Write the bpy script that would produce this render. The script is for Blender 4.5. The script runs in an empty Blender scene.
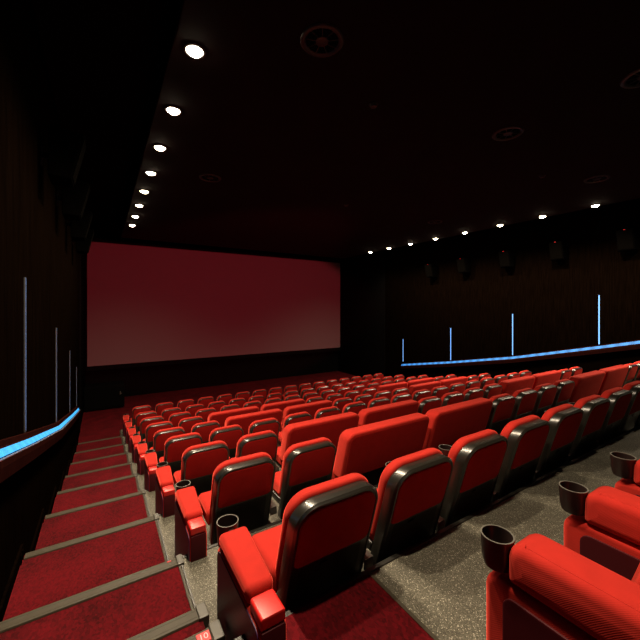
import bpy, bmesh, math, random
from mathutils import Vector, Matrix

R = math.radians
C = bpy.context.scene.collection
sc = bpy.context.scene
random.seed(4)
ZF = 3.68                      # height of the camera above the front floor

# ------------------------------------------------------------------ materials
def new_mat(name):
    m = bpy.data.materials.new(name); m.use_nodes = True
    nt = m.node_tree
    return m, nt, nt.nodes['Principled BSDF']

def rgba(c): return (c[0], c[1], c[2], 1)

def simple(name, col, rough=.5, metal=0, spec=.5, noise=0, nscale=20, bump=0, bscale=200, sheen=0):
    m, nt, b = new_mat(name)
    b.inputs['Roughness'].default_value = rough
    b.inputs['Metallic'].default_value = metal
    b.inputs['Specular IOR Level'].default_value = spec
    b.inputs['Sheen Weight'].default_value = sheen
    if spec < .07: b.inputs['IOR'].default_value = 1.03
    tc = nt.nodes.new('ShaderNodeTexCoord')
    if noise:
        n = nt.nodes.new('ShaderNodeTexNoise'); n.inputs['Scale'].default_value = nscale; n.inputs['Detail'].default_value = 4
        nt.links.new(tc.outputs['Object'], n.inputs['Vector'])
        r = nt.nodes.new('ShaderNodeValToRGB')
        r.color_ramp.elements[0].position = .3; r.color_ramp.elements[1].position = .7
        r.color_ramp.elements[0].color = rgba([c*(1-noise) for c in col])
        r.color_ramp.elements[1].color = rgba([c*(1+noise) for c in col])
        nt.links.new(n.outputs['Fac'], r.inputs['Fac']); nt.links.new(r.outputs['Color'], b.inputs['Base Color'])
    else:
        b.inputs['Base Color'].default_value = rgba(col)
    if bump:
        n2 = nt.nodes.new('ShaderNodeTexNoise'); n2.inputs['Scale'].default_value = bscale; n2.inputs['Detail'].default_value = 2
        nt.links.new(tc.outputs['Object'], n2.inputs['Vector'])
        bp = nt.nodes.new('ShaderNodeBump'); bp.inputs['Strength'].default_value = bump; bp.inputs['Distance'].default_value = .004
        nt.links.new(n2.outputs['Fac'], bp.inputs['Height']); nt.links.new(bp.outputs['Normal'], b.inputs['Normal'])
    return m

def fabric(name, col, noise=.12, sheen=1.0):
    m, nt, b = new_mat(name)
    b.inputs['Roughness'].default_value = .9
    b.inputs['Specular IOR Level'].default_value = .15
    b.inputs['Sheen Weight'].default_value = sheen
    b.inputs['Sheen Roughness'].default_value = .42
    b.inputs['Sheen Tint'].default_value = (1, .11, .075, 1)
    tc = nt.nodes.new('ShaderNodeTexCoord')
    w = nt.nodes.new('ShaderNodeTexWave'); w.wave_type = 'BANDS'; w.bands_direction = 'DIAGONAL'
    w.inputs['Scale'].default_value = 95; w.inputs['Distortion'].default_value = 1.5; w.inputs['Detail'].default_value = 2
    n = nt.nodes.new('ShaderNodeTexNoise'); n.inputs['Scale'].default_value = 14; n.inputs['Detail'].default_value = 5
    nt.links.new(tc.outputs['Object'], w.inputs['Vector']); nt.links.new(tc.outputs['Object'], n.inputs['Vector'])
    mx = nt.nodes.new('ShaderNodeMath'); mx.operation = 'MULTIPLY_ADD'
    mx.inputs[1].default_value = .35
    nt.links.new(w.outputs['Fac'], mx.inputs[0]); nt.links.new(n.outputs['Fac'], mx.inputs[2])
    r = nt.nodes.new('ShaderNodeValToRGB')
    r.color_ramp.elements[0].position = .35; r.color_ramp.elements[1].position = .95
    r.color_ramp.elements[0].color = rgba([c*(1-noise) for c in col])
    r.color_ramp.elements[1].color = rgba([c*(1+noise) for c in col])
    nt.links.new(mx.outputs[0], r.inputs['Fac']); nt.links.new(r.outputs['Color'], b.inputs['Base Color'])
    bp = nt.nodes.new('ShaderNodeBump'); bp.inputs['Strength'].default_value = .16; bp.inputs['Distance'].default_value = .003
    nt.links.new(mx.outputs[0], bp.inputs['Height']); nt.links.new(bp.outputs['Normal'], b.inputs['Normal'])
    return m

def carpet_mat(name, col):
    m, nt, b = new_mat(name)
    b.inputs['Roughness'].default_value = .95; b.inputs['Specular IOR Level'].default_value = .1
    tc = nt.nodes.new('ShaderNodeTexCoord')
    mp = nt.nodes.new('ShaderNodeMapping'); mp.inputs['Scale'].default_value = (1, .6, 1)
    n = nt.nodes.new('ShaderNodeTexVoronoi'); n.inputs['Scale'].default_value = 95
    n2 = nt.nodes.new('ShaderNodeTexNoise'); n2.inputs['Scale'].default_value = 3.2; n2.inputs['Detail'].default_value = 4
    nt.links.new(tc.outputs['Object'], mp.inputs['Vector'])
    nt.links.new(mp.outputs['Vector'], n.inputs['Vector']); nt.links.new(tc.outputs['Object'], n2.inputs['Vector'])
    sp = nt.nodes.new('ShaderNodeSeparateColor'); nt.links.new(n.outputs['Color'], sp.inputs['Color'])
    a = nt.nodes.new('ShaderNodeMath'); a.operation = 'MULTIPLY_ADD'; a.inputs[1].default_value = .45
    nt.links.new(sp.outputs['Red'], a.inputs[0]); nt.links.new(n2.outputs['Fac'], a.inputs[2])
    r = nt.nodes.new('ShaderNodeValToRGB')
    r.color_ramp.elements[0].position = .35; r.color_ramp.elements[1].position = 1.0
    r.color_ramp.elements[0].color = rgba([c*.45 for c in col]); r.color_ramp.elements[1].color = rgba([c*1.5 for c in col])
    nt.links.new(a.outputs[0], r.inputs['Fac']); nt.links.new(r.outputs['Color'], b.inputs['Base Color'])
    bp = nt.nodes.new('ShaderNodeBump'); bp.inputs['Strength'].default_value = .6; bp.inputs['Distance'].default_value = .006
    nt.links.new(sp.outputs['Red'], bp.inputs['Height']); nt.links.new(bp.outputs['Normal'], b.inputs['Normal'])
    return m

def terrazzo(name):
    m, nt, b = new_mat(name)
    b.inputs['Roughness'].default_value = .62; b.inputs['Specular IOR Level'].default_value = .3
    tc = nt.nodes.new('ShaderNodeTexCoord')
    v = nt.nodes.new('ShaderNodeTexVoronoi'); v.inputs['Scale'].default_value = 290
    n = nt.nodes.new('ShaderNodeTexNoise'); n.inputs['Scale'].default_value = 6; n.inputs['Detail'].default_value = 5
    nt.links.new(tc.outputs['Object'], v.inputs['Vector']); nt.links.new(tc.outputs['Object'], n.inputs['Vector'])
    sp = nt.nodes.new('ShaderNodeSeparateColor'); nt.links.new(v.outputs['Color'], sp.inputs['Color'])
    r = nt.nodes.new('ShaderNodeValToRGB')
    e = r.color_ramp.elements
    e[0].position = 0; e[0].color = (0.042, 0.038, 0.027, 1); e[1].position = 1; e[1].color = (.45, .43, .35, 1)
    for p, c in ((.35, (0.076, 0.071, 0.052, 1)), (.8, (0.114, 0.106, 0.080, 1)), (.93, (0.167, 0.156, 0.122, 1)), (.965, (.38, .36, .29, 1))):
        q = e.new(p); q.color = c
    nt.links.new(sp.outputs['Green'], r.inputs['Fac'])
    mx = nt.nodes.new('ShaderNodeMix'); mx.data_type = 'RGBA'; mx.blend_type = 'MULTIPLY'; mx.inputs['Factor'].default_value = .62
    r2 = nt.nodes.new('ShaderNodeValToRGB'); r2.color_ramp.elements[0].position = .3; r2.color_ramp.elements[1].position = .7
    r2.color_ramp.elements[0].color = (.5, .5, .5, 1)
    nt.links.new(n.outputs['Fac'], r2.inputs['Fac'])
    nt.links.new(r.outputs['Color'], mx.inputs['A']); nt.links.new(r2.outputs['Color'], mx.inputs['B'])
    nt.links.new(mx.outputs['Result'], b.inputs['Base Color'])
    return m

def wood(name, c0, c1):
    m, nt, b = new_mat(name)
    b.inputs['Roughness'].default_value = .75; b.inputs['Specular IOR Level'].default_value = .06; b.inputs['IOR'].default_value = 1.02
    tc = nt.nodes.new('ShaderNodeTexCoord')
    mp = nt.nodes.new('ShaderNodeMapping'); mp.inputs['Scale'].default_value = (9, 9, .5)
    n = nt.nodes.new('ShaderNodeTexNoise'); n.inputs['Scale'].default_value = 4; n.inputs['Detail'].default_value = 6
    nt.links.new(tc.outputs['Object'], mp.inputs['Vector']); nt.links.new(mp.outputs['Vector'], n.inputs['Vector'])
    r = nt.nodes.new('ShaderNodeValToRGB'); r.color_ramp.elements[0].position = .35; r.color_ramp.elements[1].position = .7
    r.color_ramp.elements[0].color = rgba(c0); r.color_ramp.elements[1].color = rgba(c1)
    nt.links.new(n.outputs['Fac'], r.inputs['Fac']); nt.links.new(r.outputs['Color'], b.inputs['Base Color'])
    return m

def emit(name, col, strength, dots=None, low=.8):
    m, nt, b = new_mat(name)
    b.inputs['Base Color'].default_value = rgba([c*.3 for c in col])
    b.inputs['Emission Color'].default_value = rgba(col)
    b.inputs['Emission Strength'].default_value = strength
    if dots:
        tc = nt.nodes.new('ShaderNodeTexCoord')
        w = nt.nodes.new('ShaderNodeTexWave'); w.bands_direction = 'Y'; w.inputs['Scale'].default_value = dots
        w.inputs['Distortion'].default_value = .6
        nt.links.new(tc.outputs['Object'], w.inputs['Vector'])
        mr = nt.nodes.new('ShaderNodeMapRange'); mr.inputs['To Min'].default_value = strength*low; mr.inputs['To Max'].default_value = strength*1.1
        nt.links.new(w.outputs['Fac'], mr.inputs['Value']); nt.links.new(mr.outputs['Result'], b.inputs['Emission Strength'])
    return m

RED = (.37, .0165, .0105)
M = dict(
    red=fabric('red_velour', RED),
    red_shaded=fabric('red_velour_shaded_back', (.29, .006, .0045), sheen=.35),  # red velour darkened so the rear faces of the seats read as shaded
    vinyl=simple('red_vinyl', (.55, .014, .012), .38, noise=.08, nscale=30),
    maroon=simple('maroon_laminate_and_shade', (.045, .002, .004), .6, spec=.2),  # laminate of the slim side panels; also painted shade on armrest rear faces
    plum=simple('plum_laminate', (.035, .006, .040), .45),
    black=simple('black_plastic', (.010, .0095, .008), .36, spec=.35),
    rim=simple('black_rim_plastic', (.011, .010, .0075), .30, spec=.9),
    blackm=simple('black_steel', (.012, .011, .010), .45, spec=.4),
    cup=simple('cup_black', (.016, .009, .008), .28, spec=.5),
    cuprim=simple('cup_rim', (.12, .115, .10), .3, spec=.6),
    carpet=carpet_mat('red_carpet', (.058, .0011, .0027)),
    floor=terrazzo('terrazzo_floor'),
    metal=simple('bronze_anodised', (.034, .028, .017), .55, spec=.25, metal=.0, noise=.1, nscale=12),
    endcap=simple('dark_endcap', (.03, .027, .02), .45),
    edge=simple('black_edge', (.012, .011, .009), .4),
    wood=wood('dark_wood', (.0012, .0006, .0003), (.0026, .0013, .0007)),
    ledge=wood('red_brown_ledge', (.012, .003, .0025), (.02, .005, .004)),
    matte=simple('matte_black', (.0035, .003, .003), .95, spec=.05),
    ceil=simple('ceiling_black', (.008, .0032, .0032), .9, spec=.1, noise=.15, nscale=2),
    ceiltrim=simple('ceiling_trim', (.012, .009, .008), .45),
    screen=simple('screen_white', (.12, .108, .108), .9, spec=.1),
    spk=simple('speaker_black', (.0012, .001, .0009), .8, spec=.06),
    grille=simple('speaker_grille', (.0014, .0012, .001), .9, spec=.05, bump=.8, bscale=300),
    alu=simple('aluminium_channel', (.35, .36, .38), .35, metal=.9),
    lamp=emit('lamp_lens', (1, .86, .60), 40),
    band=emit('led_band', (.045, .42, 1.0), 1.1, 1.4),
    band_far=emit('led_band_far', (.06, .33, .95), .85, 1.1, .45),
    strip=emit('led_strip', (.16, .42, 1.0), 2.4),
    redled=emit('red_led', (1, .01, .02), .30),
    whiteled=emit('row_digit', (1, .35, .32), .9),
    chrome=simple('grey_metal', (.22, .21, .19), .35, metal=.8),
)

# ------------------------------------------------------------------ mesh helpers
def link(name, bm, mat, parent=None, smooth=True, loc=None, angle=38):
    bmesh.ops.recalc_face_normals(bm, faces=bm.faces)
    me = bpy.data.meshes.new(name); bm.to_mesh(me); bm.free()
    if smooth:
        for p in me.polygons: p.use_smooth = True
        me.set_sharp_from_angle(angle=R(angle))
    for m_ in (mat if isinstance(mat, list) else [mat]): me.materials.append(m_)
    o = bpy.data.objects.new(name, me); C.objects.link(o)
    if parent: o.parent = parent
    if loc: o.location = loc
    return o

def rrect(hw, z0, z1, rt, rb, n=6, i=0):
    hw -= i; z0 += i; z1 -= i
    rt = max(rt-i, .0015); rb = max(rb-i, .0015)
    pts = []
    for cx, cz, r, a0 in ((hw-rt, z1-rt, rt, 0), (-hw+rt, z1-rt, rt, 90), (-hw+rb, z0+rb, rb, 180), (hw-rb, z0+rb, rb, 270)):
        for k in range(n+1):
            a = R(a0+90*k/n); pts.append((cx+r*math.cos(a), cz+r*math.sin(a)))
    return pts

def slab(bm, hw, z0, z1, rt, rb, d0, d1, f, axis='y', c=(0, 0, 0), n=6, fs=3, bulge=(0, 0), lean=0, zref=0, recess=None, chamfer=None):
    """rounded-rectangle plate; the outline lies across, the depth d0..d1 along `axis`, all edges filleted by f"""
    prof = []
    if bulge[0]: prof.append((f+.30*min(hw, (z1-z0)/2), d0-bulge[0]))
    if recess: prof += [(recess[0]+.006, d0+recess[1]), (recess[0], d0+recess[1]), (recess[0]-.003, d0)]
    if chamfer: prof += [(chamfer[0]+.002, d0), (chamfer[0]-.003, d0+.001), (.005, d0+chamfer[1]-.006), (.0012, d0+chamfer[1]-.001), (0, d0+chamfer[1]+.006)]
    else: prof.append((f+.004, d0))
    for k in range(0 if chamfer else fs+1):
        a = R(90*k/fs); prof.append((f*(1-math.sin(a)), d0+f*(1-math.cos(a))))
    for k in range(fs+1):
        a = R(90-90*k/fs); prof.append((f*(1-math.sin(a)), d1-f*(1-math.cos(a))))
    prof.append((f+.004, d1))
    if bulge[1]: prof.append((f+.30*min(hw, (z1-z0)/2), d1+bulge[1]))
    rings = []
    for i, d in prof:
        ring = []
        for a, b in rrect(hw, z0, z1, rt, rb, n, i):
            if axis == 'y': v = [a, d+(zref-b)*lean, b]
            elif axis == 'x': v = [d, a, b]
            else: v = [a, b, d]
            ring.append(bm.verts.new((v[0]+c[0], v[1]+c[1], v[2]+c[2])))
        rings.append(ring)
    for A, B in zip(rings, rings[1:]):
        m = len(A)
        for k in range(m): bm.faces.new((A[k], A[(k+1) % m], B[(k+1) % m], B[k]))
    bm.faces.new(rings[0]); bm.faces.new(rings[-1])

def box(bm, x0, x1, y0, y1, z0, z1, bev=0, lean=0, zref=0, mat=0):
    vs = [bm.verts.new((x, y+(zref-z)*lean, z)) for x in (x0, x1) for y in (y0, y1) for z in (z0, z1)]
    fs = [bm.faces.new([vs[i] for i in q]) for q in ((0, 1, 3, 2), (4, 6, 7, 5), (0, 4, 5, 1), (2, 3, 7, 6), (0, 2, 6, 4), (1, 5, 7, 3))]
    for q in fs: q.material_index = mat
    if bev:
        ed = list({e for q in fs for e in q.edges})
        bmesh.ops.bevel(bm, geom=ed, offset=bev, segments=2, affect='EDGES', profile=.5)

def lathe(bm, prof, c=(0, 0, 0), n=24, closed=False):
    rings = []
    for r, z in prof:
        if r < 1e-6: rings.append([bm.verts.new((c[0], c[1], c[2]+z))])
        else: rings.append([bm.verts.new((c[0]+r*math.cos(2*math.pi*k/n), c[1]+r*math.sin(2*math.pi*k/n), c[2]+z)) for k in range(n)])
    pairs = list(zip(rings, rings[1:])) + ([(rings[-1], rings[0])] if closed else [])
    for A, B in pairs:
        for k in range(n):
            k2 = (k+1) % n
            if len(A) == 1 and len(B) == 1: continue
            if len(A) == 1: bm.faces.new((A[0], B[k], B[k2]))
            elif len(B) == 1: bm.faces.new((A[k], A[k2], B[0]))
            else: bm.faces.new((A[k], A[k2], B[k2], B[k]))

def BM(): return bmesh.new()

def tag(o, label, cat, group=None, kind=None):
    o['label'] = label; o['category'] = cat
    if group: o['group'] = group
    if kind: o['kind'] = kind
    return o

def empty(name, loc=(0, 0, 0), rz=0):
    o = bpy.data.objects.new(name, None); C.objects.link(o)
    o.empty_display_size = .1
    o.location = loc; o.rotation_euler = (0, 0, rz)
    return o

def struct(name, bm, mat, smooth=False):
    o = link(name, bm, mat, smooth=smooth); o['kind'] = 'structure'; return o

def dup(root, name=None):
    r = root.copy(); C.objects.link(r)
    if name: r.name = name
    for ch in KIDS[root.name]:
        c = ch.copy(); C.objects.link(c); c.parent = r
        for g in KIDS.get(ch.name, []):
            d = g.copy(); C.objects.link(d); d.parent = c
    return r
KIDS = {}
def register(root):
    KIDS[root.name] = [o for o in C.objects if o.parent == root]
    for ch in KIDS[root.name]:
        KIDS[ch.name] = [o for o in C.objects if o.parent == ch]

# ------------------------------------------------------------------ layout
FL = [-1.72, -2.046, -2.346, -2.626, -2.898, -3.137, -3.351, -3.542, -3.68]   # floors of rows A..I below the eye
FLW = [z+ZF for z in FL]
ZB = -1.36+ZF                        # floor of the back row
YE = [2.50+1.2*i for i in range(8)]  # front edges of the floors of rows A..H
YA = 1.285                           # rear plane of row A's backs
YB = 1.36                            # front edge of the back row's floor
XL, XR = -.57, 11.526                # side walls
AL, AR = .45, 10.506                 # inner edges of the two stairs
XC = 5.478
YBACK, YFRONT = -2.4, 16.25

# concrete stepped floor (between the stairs) -------------------------------
def stepped(x0, x1, top, base=-.35, y_start=YBACK):
    """a solid staircase: top = [(y_end, z)...]"""
    bm = BM()
    pts = []
    y = y_start
    for ye, z in top:
        pts += [(y, z), (ye, z)]; y = ye
    pts += [(y, base), (y_start, base)]
    A = [bm.verts.new((x0, a, b)) for a, b in pts]; B = [bm.verts.new((x1, a, b)) for a, b in pts]
    n = len(pts)
    for k in range(n): bm.faces.new((A[k], A[(k+1) % n], B[(k+1) % n], B[k]))
    bm.faces.new(A); bm.faces.new(B)
    return bm
rows_top = [(YB, ZB)]+[(YE[i], FLW[i]) for i in range(8)]+[(11.95, FLW[8]-.002)]
struct('floor', stepped(AL, AR, rows_top), M['floor'])
# red carpet: the front of the hall, the two stairs and the back crossing
bm = BM(); box(bm, XL, XR, 11.95, YFRONT, -.35, 0)
box(bm, XL, AL, 10.9, 11.95, -.35, 0); box(bm, AR, XR, 10.9, 11.95, -.35, 0)
struct('floor_front', bm, M['carpet'])
# two small steps lead from row A's floor to the back row
S1Y, S1Z = 1.90, -1.62+ZF
S2Y, S2Z = 1.63, -1.51+ZF
stair = [(1.36, ZB), (S2Y, S2Z), (S1Y, S1Z)]+[(YE[i], FLW[i]) for i in range(8)]
struct('floor_stairs_left', stepped(XL, AL-.012, stair), M['carpet'])
struct('floor_stairs_right', stepped(AR+.012, XR, stair), M['carpet'])
bm = BM(); box(bm, AL-.012, 1.14, YBACK, YB, ZB, ZB+.006); struct('floor_back_carpet', bm, M['carpet'])
bm = BM(); box(bm, 1.14, 1.158, YBACK, YB+.002, ZB, ZB+.009)
struct('trim_1', bm, M['metal'])
# black edge profiles along the front of every row floor
k = 2
for i in range(9):
    y = YB if i == 0 else YE[i-1]; z = ZB if i == 0 else FLW[i-1]
    bm = BM(); box(bm, AL, AR, y-.014, y+.012, z-.04, z+.007, bev=.003)
    struct('trim_%d' % k, bm, M['edge']); k += 1
# metal strips between the carpet of the left stairs and the concrete
ys = [S1Y]+YE+[11.9]
for i in range(9):
    y0, y1 = ys[i], ys[i+1]
    for x, m_, w in ((AL-.014, M['metal'], .012), (AL+.001, M['edge'], .010)):
        bm = BM(); box(bm, x-w, x+.002, y0+.001, y1-.04, FLW[i]-.01, FLW[i]+.008)
        struct('trim_%d' % k, bm, m_); k += 1
# stepped dark skirting of the left stairs
bm = BM()
yy = [S1Y]+YE+[11.2]
for i in range(9):
    box(bm, XL, XL+.018, yy[i]+.0, yy[i+1], FLW[i]-.2, FLW[i]+.10)
for i in range(8):
    for q in (.03, .10): box(bm, XL+.018, XL+.026, YE[i]-q-.03, YE[i]-q, FLW[i]-.01, FLW[i]+.075)
struct('baseboard_left', bm, M['wood'])

# metal nosings on the left stairs ------------------------------------------
ords = ['first', 'second', 'third', 'fourth', 'fifth', 'sixth', 'seventh', 'eighth', 'ninth', 'tenth']
def nosing(y, z, label, marker=None, capout=.0):
    t = empty('stair_nosing', (0, y, z))
    bm = BM()
    sec = [(.012, -.05), (.014, .004), (.006, .010), (-.066, .010), (-.070, .002), (-.070, -.002), (-.002, -.002), (.002, -.05)]
    A = [bm.verts.new((XL+.03, a, b)) for a, b in sec]; B = [bm.verts.new((AL-.03, a, b)) for a, b in sec]
    n = len(sec)
    for q in range(n): bm.faces.new((A[q], A[(q+1) % n], B[(q+1) % n], B[q]))
    bm.faces.new(A); bm.faces.new(B)
    for q in range(2): box(bm, XL+.03, AL-.03, -.050+q*.040, -.047+q*.040, .009, .0108)
    link('nosing_profile', bm, M['metal'], t, smooth=False)
    bm = BM(); box(bm, AL-.03, AL+.012+capout, -.078, .020, -.05, .018, bev=.005)
    link('end_cap', bm, M['endcap'], t, smooth=False)
    if marker is not None:
        bm = BM(); box(bm, AL-.092 if marker else AL-.085, AL-.034 if marker else AL-.06, -.060 if marker else -.012, -.006 if marker else -.002, .008, .0155 if marker else .0125, bev=.002)
        mk = link('row_marker', bm, M['redled'], t, smooth=False)
        if marker:
            cu = bpy.data.curves.new('row_number', 'FONT'); cu.body = marker; cu.size = .042; cu.extrude = .0004
            cu.align_x = 'CENTER'; cu.align_y = 'CENTER'
            fo = bpy.data.objects.new('row_number_text', cu); C.objects.link(fo)
            bpy.context.view_layer.update()
            me = bpy.data.meshes.new_from_object(fo.evaluated_get(bpy.context.evaluated_depsgraph_get()))
            bpy.data.objects.remove(fo); bpy.data.curves.remove(cu)
            o = bpy.data.objects.new('row_number', me); C.objects.link(o)
            me.materials.clear(); me.materials.append(M['whiteled']); o.parent = mk; o.location = (AL-.063, -.033, .016)
    tag(t, label, 'stair nosing', 'metal nosings on the left stairs')
nosing(S2Y, S2Z, 'metal stair nosing with a lit red row number, lowest in the photo', '10', .01)
nosing(S1Y, S1Z, 'metal stair nosing just below the one with the lit red number', None, .01)
for i in range(8):
    w = ords[7-i]
    nosing(YE[i], FLW[i], 'thin bronze metal nosing on the %s left stair step up from the screen floor' % w if i else
           'wide metal nosing beside the nearest aisle armrest, with a red glint at its end', '' if i == 0 else None)

# ------------------------------------------------------------------ walls, ceiling
ZC = 2.51+ZF
bm = BM(); box(bm, XL-.2, XL, YBACK, 12.3, -.35, ZC+.6); struct('wall_left', bm, M['wood'])
bm = BM(); box(bm, XR, XR+.2, YBACK, 12.3, -.35, ZC+.6); struct('wall_right', bm, M['wood'])
bm = BM(); box(bm, XL-.2, XL+.0, 12.3, YFRONT, -.35, ZC+.6); box(bm, XR, XR+.2, 12.3, YFRONT, -.35, ZC+.6)
box(bm, XL-.2, XL+.015, 12.3, 12.42, -.0, ZC+.3); box(bm, XR-.015, XR+.2, 12.3, 12.42, -.0, ZC+.3)
struct('wall_side_front', bm, M['matte'])
bm = BM(); box(bm, XL-.2, XR+.2, YFRONT, YFRONT+.2, -.35, ZC+.6); struct('wall_front', bm, M['matte'])
bm = BM(); box(bm, XL-.2, XR+.2, YBACK-.2, YBACK, -.35, ZC+.6); struct('wall_back', bm, M['wood'])
bm = BM(); box(bm, .56, 10.40, YBACK, 14.2, ZC, ZC+.10, bev=.012); struct('ceiling', bm, M['ceil'])
bm = BM(); box(bm, XL-.2, XR+.2, YBACK-.2, YFRONT+.2, ZC+.42, ZC+.6); struct('ceiling_upper', bm, M['matte'])

# light ledges with the blue band --------------------------------------------
BND = [(YBACK+.3, .40), (1.5, -.50), (3.85, -1.10), (6.2, -1.675), (8.6, -2.15), (10.85, -2.57)]
def sweep(bm, sec, pts, x0, sx):
    rings = [[bm.verts.new((x0+sx*a, y, z+ZF+b)) for a, b in sec] for y, z in pts]
    n = len(sec)
    for A, B in zip(rings, rings[1:]):
        for q in range(n): bm.faces.new((A[q], A[(q+1) % n], B[(q+1) % n], B[q]))
    bm.faces.new(rings[0]); bm.faces.new(rings[-1])
for side, x0, sx in (('left', XL, 1), ('right', XR, -1)):
    t = empty('light_ledge', (0, 0, 0))
    bm = BM(); sweep(bm, [(0, .075), (.030, .075), (.030, .036), (.058, -.030), (.085, -.030), (.085, -.075), (.075, -.16), (.0, -.16)], [(a if a < 10 or side == 'left' else 11.2, b-(.055 if side == 'left' else 0 if a < 10 else .05)) for a, b in BND], x0, sx)
    link('ledge_profile', bm, M['ledge'], t, smooth=False)
    e = -.007 if side == 'left' else .012
    bm = BM(); sweep(bm, [(.030, .030+e), (.038, .032+e), (.062, -.026-e), (.056, -.030-e)], [(a if a < 10 or side == 'left' else 11.2, b-(.055 if side == 'left' else 0 if a < 10 else .05)) for a, b in BND], x0, sx)
    link('light_band', bm, M['band' if side == 'left' else 'band_far'], t, smooth=False)
    bm = BM(); sweep(bm, [(.066, -.026), (.086, -.026), (.086, -.032), (.066, -.032)], [(a if a < 10 or side == 'left' else 11.2, b-(.055 if side == 'left' else 0 if a < 10 else .05)) for a, b in BND], x0, sx)
    link('metal_lip', bm, M['alu'], t, smooth=False)
    tag(t, 'ledge with a glowing blue light band sloping down the %s wall' % side, 'light ledge')
    for j, (y, z) in enumerate(BND[2:]):
        y0 = y if j < 3 else 10.72 if side == 'left' else 11.12
        b0 = z + .09 + (0 if j < 3 else .03)-(.06 if side == 'left' else 0)
        top = (.34, -.21, -.80, -1.44)[j]-(.08 if side == 'left' else 0)
        s = empty('light_strip', (x0, y0, b0+ZF))
        h = top-b0; d, w = (.018, .014) if side == 'right' else (.012, .010)
        bm = BM(); box(bm, min(0, sx*d), max(0, sx*d), -w-.003, -w, 0, h); box(bm, min(0, sx*d), max(0, sx*d), w, w+.003, 0, h)
        box(bm, min(0, sx*.003), max(0, sx*.003), -w, w, 0, h)
        link('channel', bm, M['alu'], s, smooth=False)
        bm = BM(); box(bm, min(sx*.003, sx*.006), max(sx*.003, sx*.006), -w+.002, w-.002, .004, h-.004)
        link('diffuser', bm, M['strip'], s, smooth=False)
        pos = ('nearest the camera', 'second from the camera', 'third from the camera', 'farthest, by the screen end')[j]
        tag(s, '%s vertical light strip above the %s wall ledge, %s' % ('bright blue' if side == 'right' else 'dim thin', side, pos),
            'light strip', 'vertical light strips on the %s wall' % side)

# ------------------------------------------------------------------ screen end
SW = 5.98
t = empty('cinema_screen', (XC, 15.93, ZF-2.27))
bm = BM(); box(bm, -SW, SW, 0, .03, 0, 4.82); link('screen_surface', bm, M['screen'], t, smooth=False)
bm = BM()
box(bm, -SW-.01, SW+.01, -.02, .04, 4.82, 4.98); box(bm, -SW-.01, SW+.01, -.02, .04, -.18, 0)
box(bm, -SW-.05, -SW, -.02, .04, -.18, 4.98); box(bm, SW, SW+.05, -.02, .04, -.18, 4.98)
link('masking_frame', bm, M['matte'], t, smooth=False)
tag(t, 'large wide cinema screen glowing dull red on the front wall', 'screen')
# low black cabinet at the foot of the front wall
t = empty('bass_cabinet', (.03, 14.95, 0))
bm = BM(); box(bm, -.58, .65, -.42, .42, .04, .85, bev=.015); link('body', bm, M['matte'], t, smooth=False)
bm = BM(); box(bm, -.52, .59, -.432, -.42, .10, .79, bev=.004); link('grille', bm, M['matte'], t, smooth=False)
bm = BM(); box(bm, .50, .53, -.438, -.432, .50, .62, bev=.002); box(bm, .54, .56, -.438, -.432, .52, .56, bev=.001); link('name_plate', bm, M['chrome'], t, smooth=False)
for x in (-.5, .57):
    for y in (-.36, .36):
        bm = BM(); lathe(bm, [(0, 0), (.03, 0), (.03, .045), (0, .045)], (x, y, 0), 12); link('foot', bm, M['blackm'], t)
tag(t, 'low black cabinet on the red carpet below the left end of the screen', 'speaker cabinet')

# ------------------------------------------------------------------ seats
LEAN = .29
BX = .016
def cup_holder(parent, x, y=.565, z=.555, slim=False):
    bm = BM()
    h = .76 if slim else 1
    lathe(bm, [(r*(.93 if slim else 1), q*h) for r, q in [(0, -.135), (.047, -.135), (.054, -.10), (.0585, 0), (.0535, 0), (.050, -.09), (.044, -.122), (0, -.122)]], n=24)
    box(bm, -.014, .014, -.082, -.052, -.05, -.012, bev=.003)
    o = link('cup_holder', bm, M['cup'], parent, loc=(x, y, z))
    bm = BM(); q = .93 if slim else 1; lathe(bm, [(.0535*q, 0), (.0585*q, 0), (.0585*q, .0025), (.0535*q, .0025)], closed=True)
    link('rim', bm, M['cuprim'], o)
    return o

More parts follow.
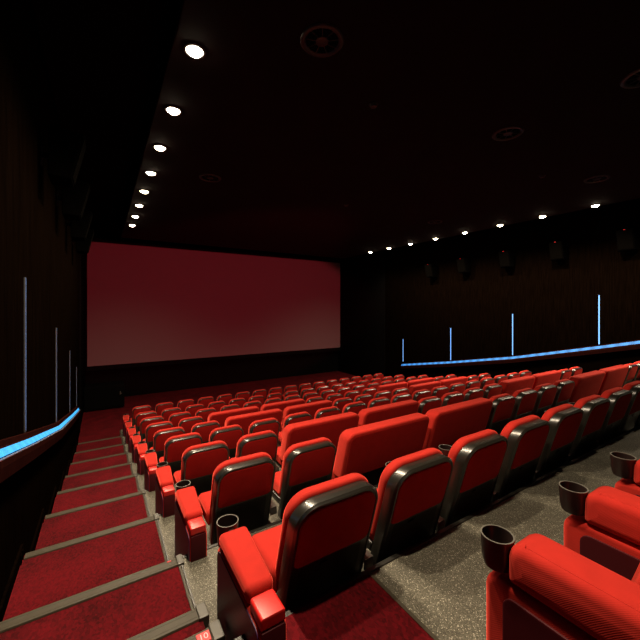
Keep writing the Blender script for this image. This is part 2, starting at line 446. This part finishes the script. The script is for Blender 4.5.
def armrest(parent, x, aisle=0, slim=False):
    """aisle: -1 / +1 = the side that faces an aisle, 0 = between two seats; slim = the back row's kind"""
    hw = .050 if slim else .062
    full = aisle or slim
    top = .425 if slim else .508 if aisle else .465
    bm = BM()
    if slim: slab(bm, .345, .02, top, .05, .012, x-hw-.032, x+hw+.004, .020, 'x', c=(0, .255, 0), n=5)
    elif aisle: slab(bm, .285, .02, top, .05, .012, x-hw-.012, x+hw, .016, 'x', c=(0, .205, 0), n=5)
    else: slab(bm, .10, .17, top, .05, .03, x-.035, x+.035, .018, 'x', c=(0, .39, 0), n=5)
    if aisle and not slim:
        for v in bm.verts:
            q = min(1, max(0, (.46-v.co.y)/.42)); xo = x+math.copysign(.074, aisle)
            v.co.x = xo+(v.co.x-xo)*(1-.14*q)
    p = link('armrest_panel', bm, M['red'] if full else M['black'], parent)
    if aisle and not slim:
        bm = BM(); xs = x-hw-.016 if aisle < 0 else x+hw+.0
        slab(bm, .274, .0, .49, .04, .01, xs, xs+.012, .004, 'x', c=(0, .203, 0), n=4, fs=2)
        link('side_panel', bm, M['plum'], p)
    if slim:
        bm = BM(); slab(bm, .285, .0, .385, .04, .01, x-hw-.040, x-hw-.030, .003, 'x', c=(0, .245, 0), n=4, fs=2)
        link('side_panel', bm, M['maroon'], p)
    if aisle and not slim:
        bm = BM(); box(bm, x+.018*aisle-.05, x+.018*aisle+.05, -.087, -.079, .03, .27, bev=.003); box(bm, x+.018*aisle-.05, x+.018*aisle+.05, -.086, -.079, .265, .285); box(bm, x+.018*aisle-.05, x+.018*aisle+.05, -.087, -.079, .28, .495, bev=.003)
        link('rear_shade_panel', bm, M['maroon'], p)  # dark sheet that paints shade onto the red rear face
    if not aisle:
        bm = BM(); box(bm, x-.02, x+.02, .10, .36, .03, .19, bev=.006); box(bm, x-.03, x+.03, -.01, .44, 0, .03, bev=.006)
        link('support_leg', bm, M['blackm'], parent)
        bm = BM(); box(bm, x-.03, x+.03, .13, .30, .355, .375, bev=.004); box(bm, x-.03, x+.03, .13, .142, .31, .375, bev=.003)
        link('bracket', bm, M['chrome'], p)
    if aisle and not slim:
        bm = BM(); slab(bm, .052, .500, .548, .012, .006, -.082, .035, .007, 'y', c=(x+.018*aisle, 0, 0), n=4, fs=2)
        link('rear_cap', bm, M['vinyl'], p)
    l = .235 if slim else .210 if full else .088
    z0 = .428 if slim else .504 if aisle else .462
    yf = .520 if slim else .463
    bm = BM(); slab(bm, l, z0, .575 if slim else .578, .060 if slim else .030, .020, x-hw-(.040 if slim else .014), x+hw+(.018 if slim else .010), .034 if slim else .024, 'x', c=(0, yf-l, 0), n=6, fs=4, bulge=(.003, .003))
    if aisle and not slim:
        for v in bm.verts:
            q = min(1, max(0, (.46-v.co.y)/.42)); xo = x+math.copysign(.076, aisle)
            v.co.x = xo+(v.co.x-xo)*(1-.20*q)
    a = link('armrest_pad', bm, M['red'], parent)
    if slim:
        bm = BM(); slab(bm, .0022, .5700, .5742, .002, .002, .11, .465, .002, 'y', c=(x-hw-.016, 0, 0), n=2, fs=1)
        link('piping', bm, M['red'], a)
    bm = BM(); lathe(bm, [(0, 0), (.006, 0), (.006, .03), (0, .03)], (x-hw-.006, yf-.03, z0-.010), 10); link('hinge_pin', bm, M['blackm'], a)
    cup_holder(parent, x+(-.058 if slim else .005), slim=slim)

def make_single(name, first, last, slim=False):
    t = empty(name)
    bm = BM()
    slab(bm, .243, .17, .846, .112, .05, 0.0, .076, .003, 'y', c=(BX, 0, 0), lean=LEAN, zref=.85, n=9, recess=(.022, .006), chamfer=(.013, .015))
    link('back_shell', bm, M['rim'], t, angle=24)
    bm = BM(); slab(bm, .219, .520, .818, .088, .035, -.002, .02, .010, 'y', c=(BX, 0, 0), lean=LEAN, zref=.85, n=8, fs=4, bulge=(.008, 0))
    link('back_panel', bm, M['red_shaded'], t)
    bm = BM(); slab(bm, .19, .19, .515, .02, .03, .005, .02, .006, 'y', c=(BX, 0, 0), lean=LEAN, zref=.85, n=4, fs=2)
    box(bm, -.05, -.01, -.004, .008, .485, .492, lean=LEAN, zref=.85)
    link('kick_panel', bm, M['black'], t)
    bm = BM(); slab(bm, .241, .36, .866, .112, .06, .070, .146, .028, 'y', c=(BX, 0, 0), lean=LEAN, zref=.85, n=9, fs=5, bulge=(0, .015))
    link('back_cushion', bm, M['red'], t)
    bm = BM()
    if slim: slab(bm, .045, .40, .74, .03, .03, -.19, .225, .028, 'x', c=(0, .175, 0), n=6, fs=4)
    else: slab(bm, .168, .325, .455, .05, .03, -.245 if first else -.19, .195, .035, 'x', c=(0, .392, 0), n=6, fs=4)
    link('seat_cushion', bm, M['red'], t)
    bm = BM(); slab(bm, .06 if slim else .13, .27, .335, .02, .03, -.20, .19, .02, 'x', c=(0, .27 if slim else .38, 0), n=4, fs=2)
    box(bm, -.05, .03, .20, .34, .03, .28, bev=.01); box(bm, -.09, .07, .12, .42, 0, .03, bev=.008)
    link('seat_pan', bm, M['black'], t)
    armrest(t, -.295 if slim else -.364 if first else -.325, -1 if first or slim else 0, slim)
    if last: armrest(t, .30, 1)
    register(t); return t

def make_double(name, last=False):
    t = empty(name)
    bm = BM(); slab(bm, .560, .40, .880, .085, .03, 0.0, .165, .030, 'y', lean=LEAN, zref=.85, n=7, fs=5, c=(.032, 0, 0))
    link('back_cushion', bm, M['red'], t)
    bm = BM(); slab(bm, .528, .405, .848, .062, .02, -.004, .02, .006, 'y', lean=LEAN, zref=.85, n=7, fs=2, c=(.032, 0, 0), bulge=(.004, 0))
    link('back_panel', bm, M['red_shaded'], t)  # rear face of the double, its red darkened as shade
    bm = BM(); slab(bm, .54, .19, .42, .02, .03, .01, .09, .01, 'y', lean=LEAN, zref=.85, n=4, fs=2, c=(.032, 0, 0))
    link('kick_panel', bm, M['black'], t)
    for x0, x1 in ((-.525, .006), (.012, .555)):
        bm = BM(); slab(bm, .168, .325, .455, .05, .03, x0, x1, .035, 'x', c=(0, .392, 0), n=6, fs=4)
        link('seat_cushion', bm, M['red'], t)
    bm = BM(); slab(bm, .13, .27, .335, .02, .03, -.50, .52, .02, 'x', c=(0, .38, 0), n=4, fs=2)
    for x in (-.28, .30): box(bm, x-.04, x+.04, .20, .34, .03, .28, bev=.01); box(bm, x-.08, x+.08, .12, .42, 0, .03, bev=.008)
    link('seat_pan', bm, M['black'], t)
    armrest(t, -.625, 0)
    register(t); return t

PROTO = {}
def get(kind):
    """the first call builds and returns the seat itself, later calls return copies"""
    if kind not in PROTO:
        PROTO[kind] = (make_double('double_cinema_chair') if kind == 'double' else make_single('cinema_chair', kind == 'first', kind == 'last', kind == 'slim'))
        return PROTO[kind]
    return dup(PROTO[kind])

rown = ['ninth', 'eighth', 'seventh', 'sixth', 'fifth', 'fourth', 'third', 'second', 'front']
X0 = .935
DBL = (2, 4, 10, 12)
def place(row, k, kind, y, z, label, grp):
    o = get(kind)
    o.location = (X0+.6*k+(.3 if kind == 'double' else 0), y, z)
    o.rotation_euler = (0, 0, 0)
    tag(o, label, 'seat', grp)
def nth(n): return 'first' if n == 0 else ords[n]
for i, row in enumerate('ABCDEFGHI'):
    y = YA+1.2*i+(0, .02, .03, .04)[min(i, 3)]; z = FLW[i]
    slots = []
    k = 0
    n = 9 if row == 'A' else 16
    while k < n:
        if row in 'BCEF' and k in DBL: slots.append((k, 'double')); k += 2
        else: slots.append((k, 'first' if k == 0 else 'last' if k == 15 else 'single')); k += 1
    total = len(slots)
    rowtxt = 'front row' if row == 'I' else '%s row from the screen' % rown[i]
    for j, (k, kind) in enumerate(slots):
        dbls = [s for s in slots if s[1] == 'double']
        if kind == 'double':
            q = dbls.index((k, kind))
            side = ('left of the left pair', 'right of the left pair', 'left of the right pair', 'right of the right pair')[q]
            label = 'wide all-red double seat, %s, in the %s' % (side, rowtxt)
            grp = 'double seats in the %s' % rowtxt
        else:
            if kind == 'first': how = 'aisle seat beside the left stairs'
            elif kind == 'last': how = 'aisle seat beside the right stairs'
            elif dbls:
                if k < 2: how = 'chair just right of the left aisle seat'
                elif k > 13: how = 'chair just left of the right aisle seat'
                else: how = '%s of four seats between the double pairs' % ords[k-6]
            elif j < 8 or row == 'A': how = 'seat %s from the left stairs' % ords[j]
            else: how = 'seat %s from the right stairs' % ords[total-1-j]
            label = 'black-rimmed red %s, %s' % (how, rowtxt)
            grp = 'single seats in the %s' % rowtxt
        place(row, k, kind, y, z, label, grp)
# the back row, cut by the lower right corner of the photo
for k in (1, 2, 3):
    w = {1: 'red end seat of the back row, its thick armrest filling the lower right corner',
         2: 'second red seat of the back row, behind the corner seat, showing its armrest',
         3: 'third red seat of the back row, only its armrest tip at the right edge'}[k]
    place('Z', k, 'slim', .125, ZB, w, 'seats in the back row')

# ------------------------------------------------------------------ ceiling fittings
def downlight_geo():
    t = empty('downlight')
    bm = BM(); lathe(bm, [(.078, 0), (.105, 0), (.108, -.006), (.102, -.014), (.084, -.016), (.078, -.010)], closed=True, n=28); link('trim_ring', bm, M['ceiltrim'], t)
    bm = BM(); lathe(bm, [(0, -.050), (.025, -.047), (.048, -.038), (.066, -.024), (.077, -.008), (.077, 0), (0, 0)], n=28); link('lens', bm, M['lamp'], t)
    register(t); return t
LX = (.758, 2*XC-.758)
dl = None
LIGHTW = 440
def lamp_at(x, y, z):
    ld = bpy.data.lights.new('downlight_beam', 'SPOT'); ld.energy = LIGHTW*(.42 if y > 10.5 else 1)*(1.3 if x > XC else 1); ld.color = (1, .80, .56)
    ld.spot_size = R(140); ld.spot_blend = 1; ld.shadow_soft_size = .05
    lo = bpy.data.objects.new('downlight_beam', ld); C.objects.link(lo)
    lo.location = (x, y, z-.11)
for side in (0, 1):
    for k in range(-2, 8):
        y = 3.482+1.195*k
        lamp_at(LX[side], y, ZC)
        if k < 0: continue
        if dl is None: dl = downlight_geo(); o = dl
        else: o = dup(dl)
        o.location = (LX[side], y, ZC)
        pos = ('nearest the camera' if k == 0 else 'farthest, by the screen' if k == 7 else '%s from the camera' % ords[k])
        tag(o, 'round bright ceiling downlight in the %s line, %s' % (('left', 'right')[side], pos), 'downlight', 'downlights along the %s side' % ('left', 'right')[side])

def diffuser():
    t = empty('ceiling_diffuser')
    bm = BM(); lathe(bm, [(.155, 0), (.20, 0), (.205, -.008), (.195, -.020), (.17, -.024), (.155, -.012)], closed=True, n=36); link('outer_ring', bm, M['ceiltrim'], t)
    bm = BM(); lathe(bm, [(0, -.001), (.155, -.001), (.155, -.004), (0, -.004)], n=36); link('dark_recess', bm, M['matte'], t)
    bm = BM(); lathe(bm, [(0, -.004), (.06, -.004), (.06, -.016), (.045, -.022), (0, -.022)], n=24); link('hub', bm, M['ceiltrim'], t)
    for k in range(9):
        bm = BM(); box(bm, .055, .158, -.003, .003, -.014, -.004)
        bmesh.ops.rotate(bm, verts=bm.verts, cent=(0, 0, 0), matrix=Matrix.Rotation(2*math.pi*k/9, 3, 'Z'))
        link('vane', bm, M['ceiltrim'], t, smooth=False)
    register(t); return t
df = None
for x, y, lb in ((1.74, 2.71, 'round ceiling vent above the near left seats, top centre of the photo'),
                 (4.92, 2.72, 'round ceiling vent midway across, in front of the corner one'),
                 (4.95, 1.25, 'round ceiling vent cut by the right edge, high up'),
                 (1.75, 6.72, 'faint round ceiling vent over the middle rows, left of centre'),
                 (8.12, 2.75, 'shiny round ceiling vent above the nearest right downlight'),
                 (8.20, 6.66, 'small shiny ceiling vent above the middle right downlights')):
    if df is None: df = diffuser(); o = df
    else: o = dup(df)
    o.location = (x, y, ZC)
    tag(o, lb, 'ceiling vent', 'round ceiling vents')
sd = None
for x, y, lb in ((5.01, 6.71, 'small round smoke detector in the middle of the ceiling'),
                 (2.82, 3.22, 'small ceiling detector right of the top centre vent'),
                 (7.05, 3.24, 'small ceiling detector left of the shiny right vent')):
    if sd is None:
        sd = empty('smoke_detector')
        bm = BM(); lathe(bm, [(0, 0), (.055, 0), (.055, -.012), (0, -.012)], n=20); link('base', bm, M['ceiltrim'], sd)
        bm = BM(); lathe(bm, [(0, -.012), (.045, -.012), (.04, -.035), (.02, -.042), (0, -.042)], n=20); link('sensor_head', bm, M['ceiltrim'], sd)
        register(sd); o = sd
    else: o = dup(sd)
    o.location = (x, y, ZC); tag(o, lb, 'smoke detector', 'ceiling detectors')

# wall loudspeakers ------------------------------------------------------------
def speaker(led):
    t = empty('wall_speaker')
    bm = BM()
    A = []
    for z, y, d0, d1 in ((-.26, .20, .08, .30), (.26, .20, .08, .42)):
        A.append([bm.verts.new(v) for v in ((d0, -y, z), (d0, y, z), (d1-.02, y*.85, z), (d1-.02, -y*.85, z))])
    for q in range(4): bm.faces.new((A[0][q], A[0][(q+1) % 4], A[1][(q+1) % 4], A[1][q]))
    bm.faces.new(A[0]); bm.faces.new(A[1])
    bmesh.ops.bevel(bm, geom=list(bm.edges), offset=.01, segments=2, affect='EDGES')
    link('cabinet', bm, M['spk'], t, smooth=False)
    bm = BM()
    P = [(.283, -.15, -.23), (.283, .15, -.23), (.393, .15, .23), (.393, -.15, .23)]
    f = [bm.verts.new(p) for p in P]; b = [bm.verts.new((p[0]+.012, p[1], p[2])) for p in P]
    for q in range(4): bm.faces.new((f[q], f[(q+1) % 4], b[(q+1) % 4], b[q]))
    bm.faces.new(f); bm.faces.new(b)
    link('grille', bm, M['grille'], t, smooth=False)
    bm = BM(); box(bm, 0, .012, -.06, .06, -.10, .10, bev=.003); box(bm, .010, .09, -.02, .02, -.03, .03, bev=.003)
    link('wall_bracket', bm, M['blackm'], t, smooth=False)
    if led:
        bm = BM(); box(bm, .392, .410, -.02, .02, .243, .252); link('status_light', bm, M['redled'], t, smooth=False)
    register(t); return t
for side in ('right', 'left'):
    s0 = None
    for j, (y, z) in enumerate(((3.2, 1.72), (4.77, 1.66), (6.3, 1.60), (7.9, 1.55), (9.4, 1.50))):
        if side == 'left' and j == 0: continue
        if s0 is None: s0 = speaker(side == 'right'); o = s0
        else: o = dup(s0)
        o.location = (XR if side == 'right' else XL, y, z+ZF); o.rotation_euler = (0, 0, math.pi if side == 'right' else 0)
        jj = j if side == 'right' else j-1
        lastj = 4 if side == 'right' else 3
        pos = 'nearest the camera' if jj == 0 else 'nearest the screen' if jj == lastj else '%s from the camera' % ords[jj]
        tag(o, 'black loudspeaker high on the dark %s wall, %s' % (side, pos), 'loudspeaker', 'loudspeakers on the %s wall' % side)

# ------------------------------------------------------------------ light, world, camera
w = bpy.data.worlds.new('World'); sc.world = w; w.use_nodes = True
w.node_tree.nodes['Background'].inputs['Color'].default_value = (0, 0, 0, 1)
w.node_tree.nodes['Background'].inputs['Strength'].default_value = 0

# added red spot, no real fixture, washing the screen from near the back wall
ld = bpy.data.lights.new('added_screen_wash', 'SPOT'); ld.energy = 5600; ld.color = (1, .05, .085)
ld.spot_size = R(50); ld.spot_blend = .2; ld.shadow_soft_size = .05
lo = bpy.data.objects.new('added_screen_wash', ld); C.objects.link(lo)
lo.location = (XC-.6, YBACK+.15, 1.3+ZF)
dirv = Vector((XC-.6, 15.9, ZF-.1))-Vector(lo.location)
lo.rotation_euler = dirv.to_track_quat('-Z', 'Y').to_euler(); lo.scale = (1, .46, 1)

cd = bpy.data.cameras.new('Camera'); cam = bpy.data.objects.new('Camera', cd); C.objects.link(cam)
cam.location = (0, 0, ZF); cam.rotation_euler = (R(90), 0, R(-32.37))
cd.sensor_width = 36; cd.lens = 342.85/640*36; cd.shift_y = -12.4/640; cd.clip_start = .03
sc.camera = cam
sc.view_settings.view_transform = 'Standard'; sc.view_settings.look = 'None'
sc.view_settings.gamma = 1; sc.view_settings.use_curve_mapping = False
sc.view_settings.exposure = 0.0
